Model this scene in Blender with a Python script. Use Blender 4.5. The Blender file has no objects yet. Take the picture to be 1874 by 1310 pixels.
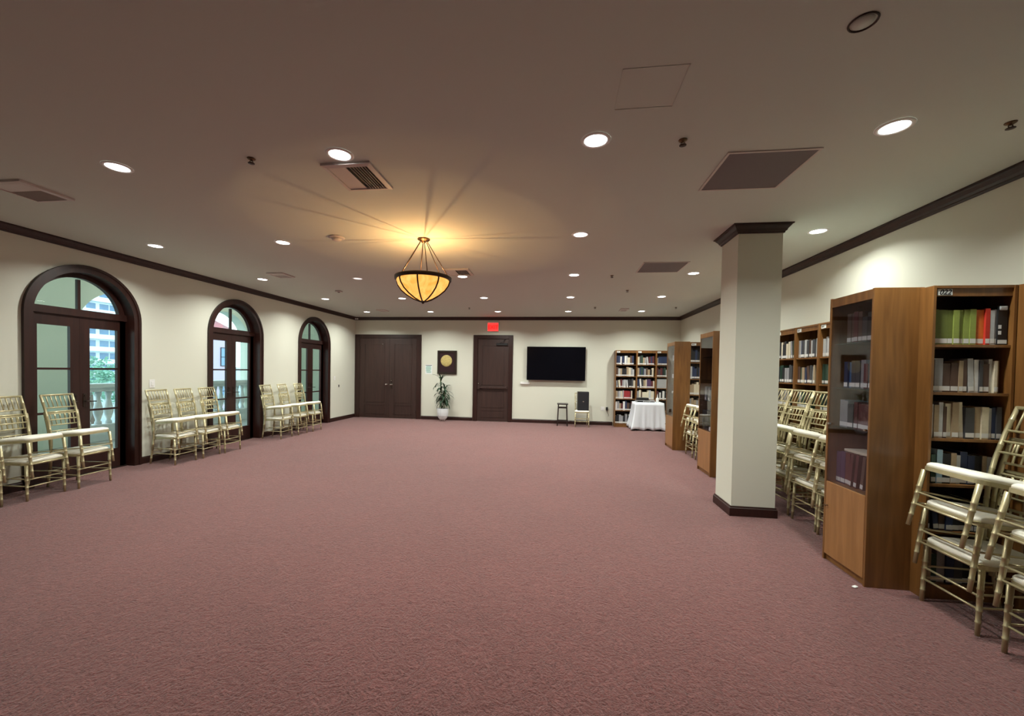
import bpy, math, random
from mathutils import Vector, Matrix
random.seed(7)
C = bpy.context.scene.collection
SC = bpy.context.scene
PI = math.pi
# ---------------------------------------------------------------- room (metres)
L, R, D, H, F0 = 6.397, 3.432, 12.237, 3.151, -6.0
EYE = 1.54

# ---------------------------------------------------------------- materials
def rgb(r, g, b):
    f = lambda c: (c/255)/12.92 if c/255 <= .04045 else ((c/255+.055)/1.055)**2.4
    return (f(r), f(g), f(b), 1)
def mat(name, col, rough=.6, metal=0, spec=.5, bump=None, emit=None, es=0, var=None, coat=0):
    m = bpy.data.materials.new(name); m.use_nodes = True
    nt = m.node_tree; b = nt.nodes['Principled BSDF']
    b.inputs['Base Color'].default_value = col
    b.inputs['Roughness'].default_value = rough
    b.inputs['Metallic'].default_value = metal
    b.inputs['Specular IOR Level'].default_value = spec
    b.inputs['Coat Weight'].default_value = coat
    if emit:
        b.inputs['Emission Color'].default_value = emit; b.inputs['Emission Strength'].default_value = es
    tc = nt.nodes.new('ShaderNodeTexCoord')
    if var:
        sc, amt = var[0], var[1]
        n = nt.nodes.new('ShaderNodeTexNoise'); n.inputs['Scale'].default_value = sc; n.inputs['Detail'].default_value = 4
        nt.links.new(tc.outputs['Object'], n.inputs['Vector'])
        mx = nt.nodes.new('ShaderNodeMix'); mx.data_type = 'RGBA'
        mx.inputs['A'].default_value = tuple(c*(1-amt) for c in col[:3])+(1,)
        mx.inputs['B'].default_value = tuple(min(1, c*(1+amt)) for c in col[:3])+(1,)
        nt.links.new(n.outputs['Fac'], mx.inputs['Factor']); nt.links.new(mx.outputs['Result'], b.inputs['Base Color'])
    if bump:
        n = nt.nodes.new('ShaderNodeTexNoise'); n.inputs['Scale'].default_value = bump[0]; n.inputs['Detail'].default_value = 5
        nt.links.new(tc.outputs['Object'], n.inputs['Vector'])
        bp = nt.nodes.new('ShaderNodeBump'); bp.inputs['Strength'].default_value = bump[1]; bp.inputs['Distance'].default_value = bump[2]
        nt.links.new(n.outputs['Fac'], bp.inputs['Height']); nt.links.new(bp.outputs['Normal'], b.inputs['Normal'])
    return m
def wood(name, c1, c2, rough=.4, stretch=(14, 14, 1.1), coat=.1):
    m = bpy.data.materials.new(name); m.use_nodes = True
    nt = m.node_tree; b = nt.nodes['Principled BSDF']; b.inputs['Roughness'].default_value = rough; b.inputs['Coat Weight'].default_value = coat
    tc = nt.nodes.new('ShaderNodeTexCoord'); mp = nt.nodes.new('ShaderNodeMapping'); mp.inputs['Scale'].default_value = stretch
    n = nt.nodes.new('ShaderNodeTexNoise'); n.inputs['Scale'].default_value = 1.5; n.inputs['Detail'].default_value = 7; n.inputs['Distortion'].default_value = .6
    cr = nt.nodes.new('ShaderNodeValToRGB'); cr.color_ramp.elements[0].position = .3; cr.color_ramp.elements[1].position = .72
    cr.color_ramp.elements[0].color = c1; cr.color_ramp.elements[1].color = c2
    nt.links.new(tc.outputs['Object'], mp.inputs['Vector']); nt.links.new(mp.outputs['Vector'], n.inputs['Vector'])
    nt.links.new(n.outputs['Fac'], cr.inputs['Fac']); nt.links.new(cr.outputs['Color'], b.inputs['Base Color'])
    return m
def glass(name, tint, refl=.035):
    m = bpy.data.materials.new(name); m.use_nodes = True; nt = m.node_tree; nt.nodes.clear()
    o = nt.nodes.new('ShaderNodeOutputMaterial'); t = nt.nodes.new('ShaderNodeBsdfTransparent'); t.inputs['Color'].default_value = tint
    g = nt.nodes.new('ShaderNodeBsdfGlossy'); g.inputs['Roughness'].default_value = .02
    fc = nt.nodes.new('ShaderNodeLayerWeight'); fc.inputs['Blend'].default_value = .5
    pw = nt.nodes.new('ShaderNodeMath'); pw.operation = 'POWER'; pw.inputs[1].default_value = 4.5; nt.links.new(fc.outputs['Facing'], pw.inputs[0])
    lw = nt.nodes.new('ShaderNodeMath'); lw.operation = 'MULTIPLY_ADD'; lw.inputs[1].default_value = .75; lw.inputs[2].default_value = refl; nt.links.new(pw.outputs[0], lw.inputs[0])
    mx = nt.nodes.new('ShaderNodeMixShader')
    nt.links.new(lw.outputs[0], mx.inputs[0]); nt.links.new(t.outputs[0], mx.inputs[1]); nt.links.new(g.outputs[0], mx.inputs[2]); nt.links.new(mx.outputs[0], o.inputs['Surface'])
    return m
def carpet():
    m = bpy.data.materials.new('carpet'); m.use_nodes = True; nt = m.node_tree; b = nt.nodes['Principled BSDF']
    b.inputs['Roughness'].default_value = .95; b.inputs['Specular IOR Level'].default_value = .12
    b.inputs['Sheen Weight'].default_value = .25; b.inputs['Sheen Roughness'].default_value = .5
    tc = nt.nodes.new('ShaderNodeTexCoord')
    def noise(s, d, dist=0):
        n = nt.nodes.new('ShaderNodeTexNoise'); n.inputs['Scale'].default_value = s; n.inputs['Detail'].default_value = d; n.inputs['Distortion'].default_value = dist
        nt.links.new(tc.outputs['Object'], n.inputs['Vector']); return n
    n1 = noise(34, 3, 2.6); n2 = noise(110, 3); n3 = noise(1.3, 3); n4 = noise(8, 4, 5)
    ad = nt.nodes.new('ShaderNodeMath'); ad.operation = 'MULTIPLY_ADD'; ad.inputs[1].default_value = .55
    nt.links.new(n2.outputs['Fac'], ad.inputs[0]); nt.links.new(n1.outputs['Fac'], ad.inputs[2])
    cr = nt.nodes.new('ShaderNodeValToRGB'); cr.color_ramp.elements[0].position = .55; cr.color_ramp.elements[1].position = 1.0
    cr.color_ramp.elements[0].color = (.098, .034, .031, 1); cr.color_ramp.elements[1].color = (.235, .092, .084, 1)
    nt.links.new(ad.outputs[0], cr.inputs['Fac'])
    mx = nt.nodes.new('ShaderNodeMix'); mx.data_type = 'RGBA'; mx.blend_type = 'MULTIPLY'; mx.inputs['Factor'].default_value = 1
    c2 = nt.nodes.new('ShaderNodeValToRGB'); c2.color_ramp.elements[0].color = (.86, .86, .86, 1); c2.color_ramp.elements[1].color = (1.1, 1.08, 1.08, 1)
    nt.links.new(n3.outputs['Fac'], c2.inputs['Fac']); nt.links.new(cr.outputs['Color'], mx.inputs['A']); nt.links.new(c2.outputs['Color'], mx.inputs['B'])
    nt.links.new(mx.outputs['Result'], b.inputs['Base Color'])
    bp = nt.nodes.new('ShaderNodeBump'); bp.inputs['Strength'].default_value = 1; bp.inputs['Distance'].default_value = .012
    a2 = nt.nodes.new('ShaderNodeMath'); a2.operation = 'MULTIPLY_ADD'; a2.inputs[1].default_value = 1.5; nt.links.new(n4.outputs['Fac'], a2.inputs[0]); nt.links.new(ad.outputs[0], a2.inputs[2])
    nt.links.new(a2.outputs[0], bp.inputs['Height']); nt.links.new(bp.outputs['Normal'], b.inputs['Normal'])
    return m
M = dict(
    wall=mat('wall_paint', (.66, .665, .57, 1), .75, spec=.25, bump=(180, .08, .002)),
    ceil=mat('ceiling_paint', (.60, .65, .60, 1), .85, spec=.2, bump=(220, .06, .002)),
    carpet=carpet(),
    trim=wood('mahogany_trim', (.017, .0042, .0028, 1), (.033, .0090, .0058, 1), .42, coat=0),
    door=wood('brown_door', (.028, .0120, .0090, 1), (.045, .020, .015, 1), .5, coat=0),
    case=wood('cherry_veneer', (.135, .056, .014, 1), (.240, .108, .029, 1), .38),
    caselt=wood('light_cherry_veneer', (.25, .115, .036, 1), (.35, .17, .06, 1), .38),
    caseback=wood('dark_case_back', (.020, .008, .005, 1), (.035, .013, .008, 1), .6),
    gold=mat('champagne_gold', (.50, .44, .26, 1), .36, .45, var=(30, .12)),
    cushion=mat('ivory_cushion', (.84, .82, .72, 1), .7, var=(40, .05), bump=(90, .15, .002)),
    white=mat('white_plastic', (.78, .78, .76, 1), .45),
    warmwhite=mat('painted_metal', (.60, .55, .52, 1), .5),
    grey=mat('grey_grille', (.16, .135, .14, 1), .6, bump=(400, .4, .002)),
    dark=mat('dark_void', (.012, .011, .011, 1), .8),
    black=mat('black_plastic', (.010, .010, .011, 1), .4),
    screen=mat('black_screen', (.003, .003, .005, 1), .16, spec=.25),
    bronze=mat('dark_bronze', (.05, .035, .028, 1), .4, .7),
    brass=mat('antique_brass', (.16, .105, .06, 1), .4, .85),
    chrome=mat('polished_nickel', (.62, .60, .56, 1), .22, 1),
    goldseal=mat('embossed_gold', (.62, .50, .20, 1), .35, .75, bump=(55, 1.0, .02), var=(45, .35)),
    maroon=mat('maroon_velvet', (.022, .004, .006, 1), .9),
    glass=glass('door_glass', (.94, .975, .95, 1)),
    cabglass=glass('smoked_cabinet_glass', (.86, .86, .89, 1)),
    shelfglass=glass('clear_shelf_glass', (.8, .9, .88, 1)),
    lens=mat('lamp_lens', (1, 1, 1, 1), .5, emit=(1, .985, .95, 1), es=14),
    lensdim=mat('lamp_lens_dim', (.8, .8, .8, 1), .5, emit=(1, .97, .92, 1), es=.9),
    exitred=mat('exit_red', (.5, .01, .01, 1), .5, emit=(1, .035, .03, 1), es=1.6),
    exitlet=mat('exit_letter', (.8, .05, .03, 1), .5, emit=(1, .0, .0, 1), es=3.2),
    paper=mat('white_paper', (.75, .78, .76, 1), .8),
    green=mat('green_ink', (.10, .38, .28, 1), .8),
    ink=mat('black_ink', (.02, .02, .025, 1), .8),
    cloth=mat('white_cloth', (.72, .75, .80, 1), .85, bump=(25, .1, .01)),
    leaf=mat('dark_leaf', (.010, .040, .014, 1), .42, var=(18, .5)),
    stem=mat('plant_stem', (.09, .11, .035, 1), .7),
    soil=mat('potting_soil', (.03, .02, .012, 1), .95, bump=(60, .6, .01)),
    pot=mat('white_ceramic', (.70, .74, .76, 1), .25),
    stool=wood('black_stool_wood', (.012, .006, .005, 1), (.022, .011, .009, 1), .4),
    silver=mat('silver_plastic', (.45, .46, .48, 1), .35, .5),
    stucco=mat('loggia_stucco', (.60, .66, .57, 1), .9, bump=(60, .2, .004)),
    stone=mat('balustrade_stone', (.62, .66, .66, 1), .8),
    tile=mat('loggia_tile', (.42, .45, .45, 1), .6),
    apt=mat('apartment_white', (.78, .84, .86, 1), .8),
    aptwin=mat('apartment_window', (.15, .26, .40, 1), .25, var=(.3, .4)),
    pink=mat('pink_stucco', (.50, .40, .50, 1), .85),
    redroof=mat('red_roof_tile', (.30, .13, .13, 1), .85),
    tree=mat('tree_foliage', (.18, .35, .25, 1), .8, var=(4, .6)),
    bark=mat('tree_bark', (.09, .07, .05, 1), .9),
    ground=mat('outdoor_ground', (.30, .33, .32, 1), .9),
    spinelabel=mat('spine_label', (.66, .66, .64, 1), .75),
    pages=mat('book_pages', (.62, .56, .44, 1), .85),
)
def amber():
    m = bpy.data.materials.new('amber_bowl_glass'); m.use_nodes = True; nt = m.node_tree; b = nt.nodes['Principled BSDF']
    tc = nt.nodes.new('ShaderNodeTexCoord'); n = nt.nodes.new('ShaderNodeTexNoise'); n.inputs['Scale'].default_value = 7; n.inputs['Distortion'].default_value = 1.5; n.inputs['Detail'].default_value = 3
    cr = nt.nodes.new('ShaderNodeValToRGB'); cr.color_ramp.elements[0].position = .32; cr.color_ramp.elements[1].position = .7
    cr.color_ramp.elements[0].color = (.93, .36, .045, 1); cr.color_ramp.elements[1].color = (1, .58, .15, 1)
    nt.links.new(tc.outputs['Object'], n.inputs['Vector']); nt.links.new(n.outputs['Fac'], cr.inputs['Fac'])
    nt.links.new(cr.outputs['Color'], b.inputs['Emission Color']); b.inputs['Emission Strength'].default_value = 1.1
    b.inputs['Base Color'].default_value = (.5, .28, .10, 1); b.inputs['Roughness'].default_value = .3
    return m
M['amber'] = amber()

# ---------------------------------------------------------------- mesh helpers
class MB:
    def __init__(s): s.v = []; s.f = []; s.mi = []; s.sm = []
    def add(s, vs, fs, mi=0, smooth=False):
        o = len(s.v); s.v += [tuple(v) for v in vs]
        for f in fs: s.f.append(tuple(i+o for i in f)); s.mi.append(mi); s.sm.append(smooth)
        return s
    def box(s, x0, y0, z0, x1, y1, z1, mi=0, b=0):
        if x0 > x1: x0, x1 = x1, x0
        if y0 > y1: y0, y1 = y1, y0
        if z0 > z1: z0, z1 = z1, z0
        if b <= 0:
            vs = [(x, y, z) for z in (z0, z1) for y in (y0, y1) for x in (x0, x1)]
            return s.add(vs, [(0, 2, 3, 1), (4, 5, 7, 6), (0, 1, 5, 4), (2, 6, 7, 3), (0, 4, 6, 2), (1, 3, 7, 5)], mi)
        vs = []; idx = {}
        lo = (x0, y0, z0); hi = (x1, y1, z1)
        for sx in (0, 1):
            for sy in (0, 1):
                for sz in (0, 1):
                    c = [hi[i] if q else lo[i] for i, q in enumerate((sx, sy, sz))]
                    d = [-b if q else b for q in (sx, sy, sz)]
                    for ax in range(3):
                        p = [c[i]+(d[i] if i != ax else 0) for i in range(3)]
                        idx[(sx, sy, sz, ax)] = len(vs); vs.append(p)
        fs = []
        for ax in range(3):
            a, bb = [i for i in range(3) if i != ax]
            for q in (0, 1):
                def k(u, v):
                    t = [0, 0, 0]; t[ax] = q; t[a] = u; t[bb] = v; return idx[(*t, ax)]
                fs.append((k(0, 0), k(1, 0), k(1, 1), k(0, 1)))
            for u in (0, 1):
                for v in (0, 1):
                    def k2(w, face):
                        t = [0, 0, 0]; t[ax] = w; t[a] = u; t[bb] = v; return idx[(*t, face)]
                    fs.append((k2(0, a), k2(1, a), k2(1, bb), k2(0, bb)))
        for sx in (0, 1):
            for sy in (0, 1):
                for sz in (0, 1): fs.append(tuple(idx[(sx, sy, sz, ax)] for ax in range(3)))
        return s.add(vs, fs, mi)
    def tube(s, pts, rad, n=8, mi=0, caps=True):
        pts = [Vector(p) for p in pts]
        if not hasattr(rad, '__len__'): rad = [rad]*len(pts)
        vs = []; fs = []; m = len(pts)
        t0 = (pts[1]-pts[0]).normalized()
        up = Vector((0, 0, 1)) if abs(t0.z) < .9 else Vector((1, 0, 0))
        u = t0.cross(up).normalized()
        for i, p in enumerate(pts):
            t = (pts[min(i+1, m-1)]-pts[max(i-1, 0)]).normalized()
            u = (u-t*u.dot(t)).normalized(); w = t.cross(u)
            for k in range(n):
                a = 2*PI*k/n; vs.append(p+(u*math.cos(a)+w*math.sin(a))*rad[i])
        for i in range(m-1):
            for k in range(n):
                k2 = (k+1) % n; fs.append((i*n+k, i*n+k2, (i+1)*n+k2, (i+1)*n+k))
        s.add(vs, fs, mi, True)
        if caps:
            o = len(s.v)-len(vs)
            s.f.append(tuple(o+k for k in range(n-1, -1, -1))); s.mi.append(mi); s.sm.append(False)
            s.f.append(tuple(o+(m-1)*n+k for k in range(n))); s.mi.append(mi); s.sm.append(False)
        return s
    def lathe(s, prof, cx=0, cy=0, n=24, mi=0, smooth=True, caps=True):
        vs = []; fs = []; m = len(prof)
        for r, z in prof:
            for k in range(n):
                a = 2*PI*k/n; vs.append((cx+r*math.cos(a), cy+r*math.sin(a), z))
        for i in range(m-1):
            for k in range(n):
                k2 = (k+1) % n; fs.append((i*n+k, i*n+k2, (i+1)*n+k2, (i+1)*n+k))
        if caps:
            fs.append(tuple(range(n-1, -1, -1))); fs.append(tuple((m-1)*n+k for k in range(n)))
        return s.add(vs, fs, mi, smooth)
    def build(s, name, ms, parent=None, loc=None):
        me = bpy.data.meshes.new(name); me.from_pydata(s.v, [], s.f)
        for m in (ms if isinstance(ms, (list, tuple)) else [ms]): me.materials.append(m)
        me.polygons.foreach_set('material_index', s.mi); me.polygons.foreach_set('use_smooth', s.sm)
        import bmesh
        bm = bmesh.new(); bm.from_mesh(me); bmesh.ops.recalc_face_normals(bm, faces=bm.faces); bm.to_mesh(me); bm.free()
        me.update()
        o = bpy.data.objects.new(name, me); C.objects.link(o)
        if parent: o.parent = parent
        if loc: o.location = loc
        return o
def tag(o, label, cat=None, group=None, kind=None):
    o['label'] = label
    if cat: o['category'] = cat
    if group: o['group'] = group
    if kind: o['kind'] = kind
    return o
def empty(name, label, cat, loc=(0, 0, 0), rz=0, group=None, kind=None):
    o = bpy.data.objects.new(name, None); o.empty_display_size = .1; C.objects.link(o)
    o.location = loc; o.rotation_euler = (0, 0, rz)
    return tag(o, label, cat, group, kind)
def struct(name, mb, m, label, cat):
    return tag(mb.build(name, m), label, cat, kind='structure')
def copy_tree(o, parent=None):
    c = o.copy(); C.objects.link(c)
    if parent: c.parent = parent
    for ch in list(o.children): copy_tree(ch, c)
    return c

# ---------------------------------------------------------------- shell
struct('floor', MB().box(-L-.3, F0-.2, -.1, R+.2, D+.2, 0), M['carpet'], 'mauve red sculpted carpet covering the whole hall', 'floor')
struct('ceiling', MB().box(-L-.3, F0-.2, H, R+.2, D+.2, H+.12), M['ceil'], 'flat beige painted ceiling above the hall', 'ceiling')
struct('wall_back', MB().box(-L-.3, D, 0, R+.2, D+.2, H), M['wall'], 'cream far wall with the doors and the television', 'wall')
struct('wall_right', MB().box(R, F0, 0, R+.2, D, H), M['wall'], 'cream wall behind the wooden bookcases', 'wall')
struct('wall_front', MB().box(-L-.3, F0-.2, 0, R+.2, F0, H), M['wall'], 'cream wall at the near end of the hall', 'wall')

DOORS = [4.816, 7.445, 10.08]
def arch_wall(x0, x1, ya, yb, zt, ops, zlow=0):
    mb = MB(); cur = ya
    for yc, r, zs in ops:
        mb.box(x0, cur, zlow, x1, yc-r, zt)
        n = 28
        pts = [(yc-r*math.cos(PI*k/n), zs+r*math.sin(PI*k/n)) for k in range(n+1)]
        for k in range(n):
            (y0, z0), (y1, z1) = pts[k], pts[k+1]
            vs = [(x, y, z) for x in (x0, x1) for y, z in ((y0, z0), (y1, z1), (y1, zt), (y0, zt))]
            mb.add(vs, [(0, 1, 2, 3), (7, 6, 5, 4), (0, 4, 5, 1), (3, 2, 6, 7)])
        cur = yc+r
    mb.box(x0, cur, zlow, x1, yb, zt)
    return mb
struct('wall_left', arch_wall(-L-.28, -L, F0-.2, D, H, [(y, .625, 2.17) for y in DOORS]), M['wall'], 'cream wall with three dark arched french doors', 'wall')

# column
cx0, cx1, cy0, cy1 = 1.899, 2.345, 4.743, 5.189
struct('wall_column', MB().box(cx0, cy0, 0, cx1, cy1, H), M['wall'], 'square cream column standing free on the carpet before the bookcases', 'column')

def profile_run(path, prof, closed=False):
    """path: list of (x,y) wall line points; prof: list of (out,z); out is measured to the left of travel"""
    mb = MB(); n = len(path); vs = []
    for i, p in enumerate(path):
        p = Vector(p)
        def nrm(a, b):
            d = (Vector(b)-Vector(a)).normalized(); return Vector((-d.y, d.x))
        if closed: n0, n1 = nrm(path[i-1], path[i]), nrm(path[i], path[(i+1) % n])
        else:
            n0 = nrm(path[max(i-1, 0)], path[max(i, 1)]); n1 = nrm(path[min(i, n-2)], path[min(i+1, n-1)])
        m = (n0+n1).normalized(); m = m/max(.2, m.dot(n0))
        for o, z in prof: vs.append((p.x+m.x*o, p.y+m.y*o, z))
    k = len(prof); fs = []
    for i in range(n if closed else n-1):
        j = (i+1) % n
        for q in range(k):
            q2 = (q+1) % k; fs.append((i*k+q, i*k+q2, j*k+q2, j*k+q))
    if not closed: fs += [tuple(range(k)), tuple((n-1)*k+q for q in range(k-1, -1, -1))]
    return mb.add(vs, fs)
crown = [(0, H-.092), (.012, H-.092), (.016, H-.078), (.026, H-.072), (.034, H-.052), (.056, H-.026), (.060, H-.014), (.074, H-.012), (.074, H-.0005), (0, H-.0005)]
base = [(0, 0), (.022, 0), (.022, .085), (.014, .095), (.012, .107), (0, .107)]
struct('trim_1', profile_run([(R, F0), (R, D), (-L, D), (-L, F0)], crown), M['trim'], 'dark mahogany crown moulding running round the top of the walls', 'crown moulding')
colpath = [(cx0, cy0), (cx0, cy1), (cx1, cy1), (cx1, cy0)]
struct('trim_2', profile_run(colpath, crown, True), M['trim'], 'dark mahogany crown around the head of the square column', 'crown moulding')
colbase = [(0, 0), (.020, 0), (.020, .085), (.012, .095), (.010, .107), (0, .107)]
struct('trim_3', profile_run(colpath, colbase, True), M['trim'], 'dark mahogany baseboard around the foot of the square column', 'baseboard')
def bb(name, pieces, label):
    mb = MB()
    for a, b in pieces:
        t = profile_run([a, b], base); mb.add(t.v, t.f)
    struct(name, mb, M['trim'], label, 'baseboard')
bb('baseboard_left', [((-L, D-.02), (-L, DOORS[2]+.70)), ((-L, DOORS[2]-.70), (-L, DOORS[1]+.70)), ((-L, DOORS[1]-.70), (-L, DOORS[0]+.70)), ((-L, DOORS[0]-.70), (-L, F0))], 'dark baseboard under the wall of arched doors')
bb('baseboard_back', [((1.58, D), (-1.38, D)), ((-2.58, D), (-4.20, D))], 'dark baseboard along the far wall')
bb('baseboard_right', [((R, 6.46), (R, 8.2)), ((R, 8.86), (R, 11.88))], 'dark baseboard on the wall behind the bookcases')

# ---------------------------------------------------------------- arched french doors
def arc_ring(mb, x0, x1, yc, zs, ro, ri, zfoot=0, n=32, legs=True):
    def prof(r):
        p = [(yc-r*math.cos(PI*k/n), zs+r*math.sin(PI*k/n)) for k in range(n+1)]
        if legs: p = [(yc-r, zfoot)]+p+[(yc+r, zfoot)]
        return p
    a, b = prof(ro), prof(ri); m = len(a)
    vs = [(x, y, z) for x in (x0, x1) for pr in (a, b) for y, z in pr]
    fs = []
    for k in range(m-1):
        A0, A1, B0, B1 = k, k+1, m+k, m+k+1; o = 2*m
        fs += [(A0, A1, B1, B0), (A0+o, B0+o, B1+o, A1+o), (A0, A0+o, A1+o, A1), (B0, B1, B1+o, B0+o)]
    fs += [(0, m, 3*m, 2*m), (m-1, 3*m-1, 4*m-1, 2*m-1)]
    mb.add(vs, fs); return mb
where = ['nearest to the camera, beside the first chairs', 'middle one, between the first and last', 'last one before the far corner']
for i, yc in enumerate(DOORS):
    d = empty('door_%d' % (i+1), ['dark arched french door with apartment block behind its glass', 'dark arched french door with a pink house behind its glass', 'dark arched french door nearest the far corner, pale wall behind its glass'][i], 'french door', (-L, yc, 0), kind='structure')
    def P(name, mb, m, par=None):
        o = mb.build(name, m, par or d)
        if not par: pass
        return o
    mb = arc_ring(MB(), 0, .028, 0, 2.17, .70, .60); arc_ring(mb, .028, .040, 0, 2.17, .70, .665); P('casing', mb, M['trim'])
    P('jamb', arc_ring(MB(), -.20, 0, 0, 2.17, .6245, .60), M['trim'])
    P('frame', arc_ring(MB(), -.19, -.13, 0, 2.19, .60, .52).box(-.19, -.60, 2.185, -.10, .60, 2.28), M['trim'])
    P('transom_mullion', MB().box(-.175, -.018, 2.28, -.135, .018, 2.69), M['trim'])
    # fan glass
    n = 24; a0 = math.asin(.09/.525); pts = [(-.525*math.cos(a0+(PI-2*a0)*k/n), 2.19+.525*math.sin(a0+(PI-2*a0)*k/n)) for k in range(n+1)]
    mb = MB(); mb.add([(-.158, y, z) for y, z in pts]+[(-.152, y, z) for y, z in pts], [tuple(range(n+1)), tuple(range(2*n+1, n, -1))])
    P('pane', mb, M['glass'])
    for s in (-1, 1):
        ya, yb = (-.60, -.001) if s < 0 else (.001, .60)
        gl = (-.464, -.110) if s < 0 else (.122, .486)
        mb = MB()
        zt = 2.185; xa, xb = -.175, -.13
        mb.box(xa, ya, .01, xb, gl[0], zt).box(xa, gl[1], .01, xb, yb, zt)
        mb.box(xa, gl[0], .01, xb, gl[1], .29).box(xa, gl[0], 2.04, xb, gl[1], zt)
        for z in (.89, 1.47): mb.box(xa+.008, gl[0], z-.014, xb-.004, gl[1], z+.014)
        lf = P('door_leaf', mb, M['trim'])
        mb = MB().box(-.156, gl[0]-.004, .286, -.150, gl[1]+.004, 2.044)
        mb.build('pane', M['glass'], lf)
        hy = -.05*s if s > 0 else -.05
        hy = .055 if s > 0 else -.055
        h = MB().box(-.13, hy-.02, .94, -.122, hy+.02, 1.13, b=.002).tube([(-.125, hy, 1.02), (-.085, hy, 1.02), (-.08, hy+.012*s, 1.02), (-.08, hy+.11*s, 1.015)], .008)
        h.tube([(-.125, hy, 1.10), (-.11, hy, 1.10)], .012)
        tag(h.build('handle', M['bronze'], lf), 'dark bronze lever handle')
    P('threshold', MB().box(-.20, -.60, 0, -.10, .60, .012), M['bronze'])

# ---------------------------------------------------------------- back wall doors
d = empty('door_4', 'closed dark brown double door beside the far corner', 'double door', (-5.29, D, 0), kind='structure')
mb = MB()
mb.box(-1.086, -.035, 0, -.925, 0, 2.61, b=.004).box(.93, -.035, 0, 1.08, 0, 2.61, b=.004).box(-.925, -.035, 2.50, .93, 0, 2.61)
tag(mb.build('casing', M['trim'], d), 'dark mahogany casing')
for s in (-1, 1):
    x0, x1 = (-.925, .046) if s < 0 else (.052, .93)
    mb = MB().box(x0, -.022, .01, x1, 0, 2.498)
    xi0, xi1 = x0+.15, x1-.15
    for (za, zb) in ((.49, 2.32), (.12, .42)):
        mb.box(xi0, -.030, za, xi1, -.022, za+.02).box(xi0, -.030, zb-.02, xi1, -.022, zb).box(xi0, -.030, za, xi0+.02, -.022, zb).box(xi1-.02, -.030, za, xi1, -.022, zb)
    lf = mb.build('door_leaf', M['door'], d)
    for z in (.25, 1.28, 2.2): MB().tube([(x0+.006 if s < 0 else x1-.006, -.028, z-.05), (x0+.006 if s < 0 else x1-.006, -.028, z+.05)], .008).build('hinge', M['bronze'], lf)
    hx = .046-.08 if s < 0 else .052+.07
    h = MB(); h.lathe([(.001, 0), (.030, 0), (.030, .006), (.010, .010), (.010, .035), (.027, .045), (.029, .06), (.018, .072), (.001, .074)], n=16)
    ho = h.build('door_knob', M['chrome'], lf); ho.location = (hx, -.022, 1.05); ho.rotation_euler = (PI/2, 0, 0)
    if s > 0:
        h = MB().box(hx-.025, -.026, .93, hx+.025, -.021, 1.22, b=.001); h.build('lock_plate', M['bronze'], lf)
        h = MB().lathe([(.001, 0), (.018, 0), (.016, .008), (.001, .010)], n=12); k = h.build('lock_cylinder', M['chrome'], lf); k.location = (hx, -.026, 1.17); k.rotation_euler = (PI/2, 0, 0)
    else:
        h = MB().lathe([(.001, 0), (.012, 0), (.012, .008), (.001, .010)], n=12); k = h.build('peephole', M['chrome'], lf); k.location = (-.19, -.022, 2.30); k.rotation_euler = (PI/2, 0, 0)
d = empty('door_5', 'closed dark brown single door with push bar below the exit sign', 'door', (-1.965, D, 0), kind='structure')
mb = MB()
mb.box(-.605, -.045, 0, -.475, 0, 2.61, b=.004).box(.475, -.045, 0, .60, 0, 2.61, b=.004).box(-.475, -.045, 2.50, .475, 0, 2.61)
tag(mb.build('casing', M['trim'], d), 'dark mahogany casing')
mb = MB().box(-.474, -.016, .01, .474, 0, 2.499)
for (za, zb) in ((.42, .95), (1.1, 2.30), (.12, .34)):
    xi0, xi1 = -.34, .34
    mb.box(xi0, -.024, za, xi1, -.016, za+.016).box(xi0, -.024, zb-.016, xi1, -.016, zb).box(xi0, -.024, za, xi0+.016, -.016, zb).box(xi1-.016, -.024, za, xi1, -.016, zb)
lf = mb.build('door_leaf', M['door'], d)
MB().box(-.45, -.075, 1.0, .42, -.05, 1.055, b=.006).box(-.46, -.08, .97, -.39, -.016, 1.085, b=.005).box(.40, -.07, .99, .44, -.016, 1.065, b=.004).build('push_bar', M['door'], lf)
MB().lathe([(.001, 0), (.02, 0), (.02, .02), (.001, .025)], n=12).build('lock_cylinder', M['chrome'], lf, loc=(-.425, -.05, 1.14)).rotation_euler = (PI/2, 0, 0)
MB().box(.10, -.065, 2.30, .44, -.016, 2.37, b=.006).tube([(.2, -.06, 2.36), (.30, -.12, 2.40), (.36, -.05, 2.50)], .008).build('door_closer', M['black'], lf)

# ---------------------------------------------------------------- recessed lights
GX = [-5.435, -3.562, -1.668, .225, 2.112]
GY = [2.93, 4.90, 6.92, 8.97, 11.06]
spots = [(GX[1]-.04, GY[0]), (GX[2], GY[0]), (GX[3], GY[0]), (GX[4], GY[0]+.04), (GX[0], GY[1]), (GX[1], GY[1]), (GX[3], GY[1]), (2.83, GY[1]+.1),
         (GX[0], GY[2]), (GX[2], GY[2]), (GX[3], GY[2]), (GX[4], GY[2]), (GX[0], GY[3]), (GX[1], GY[3]), (GX[2], GY[3]), (GX[3], GY[3]), (GX[4], GY[3]),
         (GX[0], GY[4]), (GX[1], GY[4]), (GX[2], GY[4]), (GX[3], GY[4]), (GX[4], GY[4])]
rowname = ['row nearest the camera', 'second row from the camera', 'middle row', 'second row from the far wall', 'row nearest the far wall']
colname = ['over the arched doors', 'left of the bowl pendant', 'in line with the bowl pendant', 'in line with the television', 'in line with the column', 'between column and bookcases']
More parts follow.
